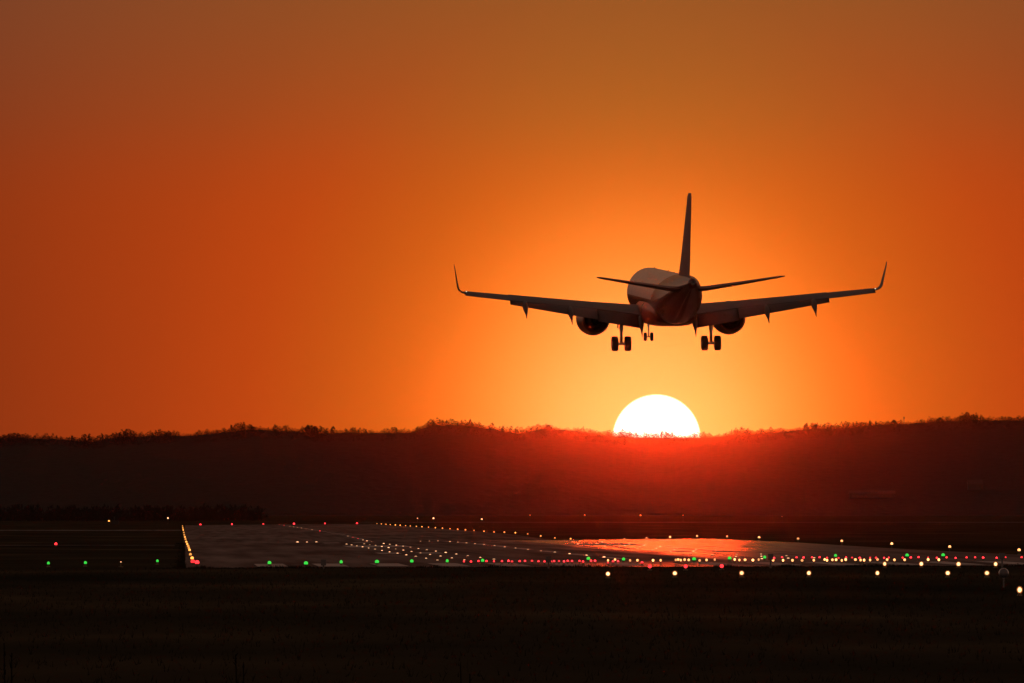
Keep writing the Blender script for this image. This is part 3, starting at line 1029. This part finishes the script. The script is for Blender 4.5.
# centreline lamps
cl = [279.5, 284, 290, 293.5, 297.5, 301.5, 306, 312, 320, 348, 353, 358, 363, 367, 371.5, 420.5, 429.4, 438, 450, 458, 466.5, 475, 484, 494.5, 504.8, 515.6, 528, 541, 554.8, 569.5, 586.5, 604]
for i, px in enumerate(cl):
    d = 282000.0 / (px - 185)
    x, y, _ = at(px, 0, d)
    redish = px in (279.5, 284, 320, 353, 358)
    lamp("centreline_light", x, y, 0, 'inset', RED if redish else "pale", .12 if d > 1200 else .095,
         f"small inset lamp on the runway centreline, {ordinal(len(cl) - i)} counting from the near end", "runway light", "lights along the runway centreline")

# touchdown zone lamps: three lines left of the centreline, three right of it
for side, us_, word in ((0, (16.7, 18.6, 20.7), "left"), (1, (38.2, 40.2, 42.2), "right")):
    for j, u in enumerate(us_):
        vs_ = [640 + 30 * k for k in range(13)] if side == 0 else [640 + 30 * k for k in range(13)]
        if side == 1: vs_ = [v for v in vs_ if rnd.random() > .25]      # some of these are dark
        for k, v in enumerate(vs_):
            x, y = to_xy(u, v + 4 * j)
            lamp("touchdown_zone_light", x, y, 0, 'inset', "pale", .085,
                 f"inset lamp, line {('one', 'two', 'three')[j]} of the {word} touchdown strip, {ordinal(k + 1)} lit from near end", "runway light", f"lights in the {word} touchdown strip")
row("touchdown_zone_light", [(297.6, 542.4), (307, 542.3), (316.4, 542.2)], 1180, 'inset', "pale", .14, "lone inset lamp in a row of three, runway left", "runway light", "three lone lamps on the left of the runway")

# green threshold lamps
row("threshold_light", [(269.5, 562.8), (306, 563.2), (341.2, 562), (377, 561.7), (411.8, 561.2), (447.2, 561), (482.6, 560.5), (588.4, 558.6), (623.5, 559.2), (694, 559), (729.5, 558.2), (764.6, 557.3), (835.5, 555.6), (907, 555.2), (943, 555)],
    575, 'dome', GREEN, .115, "green lamp in the row across the runway's near end", "runway light", "green lights across the runway's near end")
row("wing_bar_light", [(48.5, 563.2), (85.5, 562.8), (157.5, 561)], 575, 'dome', GREEN, .10, "green lamp in the grass left of the runway", "runway light", "green lights in the grass left of the runway")

# close-set red lamps just before the threshold, with warm white ones in front of them
reds = [464, 471, 478.5, 486.5, 494, 502, 508.5, 512, 519.7, 525, 532, 538.5, 544.5, 551, 554, 559, 564, 567.7, 572, 579.5, 583, 591, 595, 613, 618]
row("approach_light", sorted([(x, 561.4 - (x - 464) * .002 + rnd.uniform(-.35, .35)) for x in reds] + [(608, 562.7), (642, 562.4)]), 550, 'dome', RED, .07, "red lamp in the close-set left row before the runway", "approach light", "close-set red lights before the runway, left half")
reds = [774, 782, 796.5, 803.5, 812, 819.5, 827, 838.5, 846, 852, 859.7, 870, 876, 884, 888.7, 902.5, 910.7, 918.5, 928, 936.8, 946.5, 955.5, 966.5, 975, 983, 996.5, 1005.5, 1021.5]
row("approach_light", [(x, 557.6 + rnd.uniform(-.4, .5)) for x in reds], 556, 'dome', RED, .065, "red lamp in the close-set right row before the runway", "approach light", "close-set red lights before the runway, right half")
whites = [608, 615, 630, 637.4, 653, 660.6, 675.7, 678.2, 680.8, 684.6, 688.7, 699.6, 706.5, 714.7, 734.6, 739.3, 745, 752.8, 758.6, 773, 783, 792.4, 802, 813.7, 824.6, 827, 832.3, 836, 841.7, 845.6, 855.3, 860.5, 864, 870, 877.4, 887, 894.3, 904.5, 928, 938.7]
row("approach_light", [(x, 559.9 + rnd.uniform(-.5, .5)) for x in whites], 540, 'par', WARM, .078, "warm white lamp in the crowded strip before the runway", "approach light", "crowded warm white lights before the runway")

# big bright approach lamps in the dark grass
row("approach_light", [(607.9, 573.8), (674.8, 573.2), (741.6, 573), (808.8, 573), (877.3, 573), (947.6, 573), (986.8, 573)], 433, 'par', "big", .085, "bright white lamp in the front grass row", "approach light", "bright white lights in the front grass row")
row("approach_light", [(884.6, 563.8), (921.2, 563.8), (958.4, 564), (995.5, 564)], 505, 'par', "big", .095, "bright white lamp in the upper right row above the front row", "approach light", "bright white lights in the second grass row")
row("approach_light", [(649.8, 566.3), (685.6, 566.3), (721.7, 566)], 520, 'par', "bigred", .10, "bright red lamp in the grass below the sun glare", "approach light", "red lights in the grass below the glare")
x, y, z = at(1019.5, 589.8, 395)
lamp("approach_light", x, y, z, 'par', "big", .10, "bright white lamp lowest at the right edge, nearest of all", "approach light", None)
x, y, z = at(56, 544, 1000)
lamp("obstruction_light", x, y, z, 'dome', "bigred", .16, "lone bright red lamp in the dark grass far left", "warning light", None)
x, y, z = at(121, 562, 575)
lamp("grass_marker_light", x, y, z, 'dome', "pale", .035, "faint lamp between two green lamps in the left grass", "runway light", None)
for px, py, d, col, r, lab in (
    (109, 521, 3180, AMBER, .30, "small yellowish lamp beside a low hut beyond the left grass"),
    (168, 518.2, 3300, "pale", .30, "small white lamp beyond the far left corner of the runway"),
    (417.5, 518.3, 3400, "pale", .20, "faint white lamp beyond the runway, left of a brighter one"),
    (433.5, 518.3, 3400, "pale", .34, "small white lamp beyond the runway, right of a fainter one"),
    (481.8, 519.2, 3350, "pale", .30, "small lone white lamp beyond the runway's amber edge row"),
    (530, 515.3, 3500, AMBER, .26, "amber lamp in the far field, leftmost of its spaced row"),
    (584.7, 515.2, 3500, AMBER, .26, "amber lamp in the far field, second from left in its row"),
    (640.5, 515.4, 3500, AMBER, .24, "amber lamp in the far field, below the sun"),
    (782, 516.5, 3500, "pale", .16, "faint lamp in the far field right of the sun"),
    (683, 515.2, 3500, AMBER, .14, "faint amber lamp in the far field, rightmost of its row"),
):
    x, y, z = at(px, py, d)
    lamp("taxiway_light", x, y, z, 'dome', col, r, lab, "taxiway light", None)

# low dark cabinets before the runway end
for i, (px, py, d) in enumerate(((323.5, 562.5, 552), (548.5, 559.3, 552), (770.5, 556.8, 552), (1002, 556, 552))):
    x, y, z = at(px, py, d)
    g_ = ground(x, y)
    root = tag(empty("equipment_cabinet", (x, y, g_)), f"small dark cabinet before the runway end, {ordinal(i + 1)} from the left", "cabinet", "dark cabinets before the runway end")
    b = bmesh.new(); box(b, (0, 0, max(.35, z - g_)), (.30, .25, .34)); obj("housing", b, M_STEEL, root)
    b = bmesh.new(); tube(b, (0, 0, -.05), (0, 0, max(.2, z - g_ - .17)), .05, .05, 8); obj("post", b, M_STEEL, root)

# a round dark lamp head turned away, its rim catching the light
x, y, z = at(1003.5, 573, 433)
g_ = ground(x, y)
root = tag(empty("floodlight", (x, y, g_)), "round dark lamp head turned away, unlit, at the right end of the front row", "lamp")
h_ = z - g_
b = bmesh.new(); tube(b, (0, 0, -.05), (0, 0, h_ - .18), .035, .035, 8); obj("post", b, M_STEEL, root)
b = bmesh.new(); lathe(b, [(-.10, .08), (-.05, .19), (.10, .21), (.12, .19)], (0, 0, h_), 28); obj("lamp_head", b, M_STEEL, root, smooth=True)
b = bmesh.new(); lathe(b, [(-.02, .205), (.02, .228), (.06, .222)], (0, 0, h_), 28); obj("rim", b, M_METAL, root, smooth=True)

# low hut with a short mast beyond the left grass
x, y, z = at(115.8, 521.5, 3200)
g_ = ground(x, y)
root = tag(empty("equipment_hut", (x, y, g_)), "low hut with a short mast beside a yellowish lamp, far left", "hut")
b = bmesh.new(); box(b, (0, 0, .6), (2.0, 1.5, 1.2)); obj("wall", b, M_WALL, root)
b = bmesh.new(); box(b, (0, 0, 1.28), (2.3, 1.8, .14)); obj("roof", b, M_ROOF, root)
b = bmesh.new(); tube(b, (-.5, .3, 1.35), (-.5, .3, 2.7), .05, .04, 8); obj("mast", b, M_STEEL, root)

# ------------------------------------------------------------------ grass and weeds
M_BLADE = mat("grass_blade", (.018, .015, .008), .9, noise=.3, nscale=.3, spec=0)
M_STALK = mat("dry_stalk", (.012, .009, .005), .85, noise=.3, nscale=5, spec=0)
bm = bmesh.new()
for k in range(9000):
    v = 165 + 395 * rnd.random() ** .8
    px = rnd.uniform(-200, 1224)
    x, y = (px - 512) / F_PX * v, v
    z = ground(x, y) - .02
    for q in range(2):
        a = rnd.uniform(0, 6.28); hh = rnd.uniform(.07, .22); w_ = .018
        dx, dy = math.cos(a), math.sin(a)
        ox_, oy_ = rnd.uniform(-.08, .08), rnd.uniform(-.08, .08)
        p0 = Vector((x + ox_, y + oy_, z))
        bm.faces.new([bm.verts.new(p0 + Vector((-w_ * dx, -w_ * dy, 0))), bm.verts.new(p0 + Vector((w_ * dx, w_ * dy, 0))),
                      bm.verts.new(p0 + Vector((rnd.uniform(-.1, .1), rnd.uniform(-.1, .1), hh)))])
# ragged tufts where the turf meets the paving
for k in range(5200):
    if k % 4:
        u, v = rnd.uniform(-2, RW_W + 30), RW_NEAR - abs(rnd.gauss(0, 2.2))
        hh = rnd.uniform(.03, .10) * (1 + 1.6 * max(0, math.sin(u * 1.1 + 2 * math.sin(u * .37))))
    else:
        v = RW_NEAR + 900 * rnd.random() ** 2; u = -abs(rnd.gauss(0, .25)) * (1 if v < 900 else 2)
        hh = rnd.uniform(.04, .16)
    x, y = to_xy(u, v)
    z = ground(x, y) - .02
    for q in range(3):
        p0 = Vector((x + rnd.uniform(-.06, .06), y + rnd.uniform(-.06, .06), z))
        bm.faces.new([bm.verts.new(p0 + Vector((-.02, 0, 0))), bm.verts.new(p0 + Vector((.02, 0, 0))), bm.verts.new(p0 + Vector((rnd.uniform(-.06, .06), rnd.uniform(-.06, .06), hh)))])
tag(obj("grass", bm, M_BLADE), "short dark grass in front of the runway", "grass", kind='stuff')

for i, (px, top, n_st, lab) in enumerate(((12, 643, 3, "dark weed stalks rising at the bottom left corner"), (244, 655, 3, "pair of dark weed stalks at the bottom edge, left of middle"), (470, 665, 3, "short dark weed stalks at the bottom edge near the middle"))):
    d = 58.0
    x = (px - 512) / F_PX * d
    g_ = ground(x, d)
    ht = CAM_Z - (top - HORIZON) * d / F_PX - g_
    root = tag(empty("dry_weed", (x, d, g_)), lab, "weed", "dark weeds along the bottom edge")
    st = bmesh.new(); lf = bmesh.new()
    for k in range(n_st):
        bx = (k - 1) * .035 + rnd.uniform(-.01, .01)
        lean = rnd.uniform(-.03, .05)
        hh = ht * (1, .96, .8)[k]
        for q in range(4):
            tube(st, (bx + lean * (q / 4) ** 2, .0, hh * q / 4), (bx + lean * ((q + 1) / 4) ** 2, 0, hh * (q + 1) / 4), .011 * (1 - q * .16), .011 * (1 - (q + 1) * .16), 6, 0, False)
        for q in range(16):
            zz = hh * rnd.uniform(.3, 1); a = rnd.uniform(0, 6.28); l_ = rnd.uniform(.02, .06)
            p0 = Vector((bx + lean * (zz / hh) ** 2, 0, zz)); dr = Vector((math.cos(a) * .7, math.sin(a) * .7, .7))
            sd_ = Vector((-math.sin(a), math.cos(a), 0)) * .008
            lf.faces.new([lf.verts.new(p0 - sd_), lf.verts.new(p0 + sd_), lf.verts.new(p0 + dr * l_)])
    obj("stem", st, M_STALK, root); obj("leaves", lf, M_STALK, root)

# ------------------------------------------------------------------ haze
bm = bmesh.new()
box(bm, (0, 5950, 57), (8600, 13900, 126))
m = bpy.data.materials.new("haze")
m.use_nodes = True
t = m.node_tree
t.nodes.clear()
pv = t.nodes.new("ShaderNodeVolumePrincipled")
pv.inputs['Color'].default_value = (.95, .86, .80, 1)
pv.inputs['Density'].default_value = HAZE_DENSITY
pv.inputs['Anisotropy'].default_value = HAZE_G
mo = t.nodes.new("ShaderNodeOutputMaterial")
t.links.new(pv.outputs[0], mo.inputs['Volume'])
hz_ = obj("haze", bm, m)
tag(hz_, "thin sunset haze over the airfield and hills", "haze", kind='stuff')
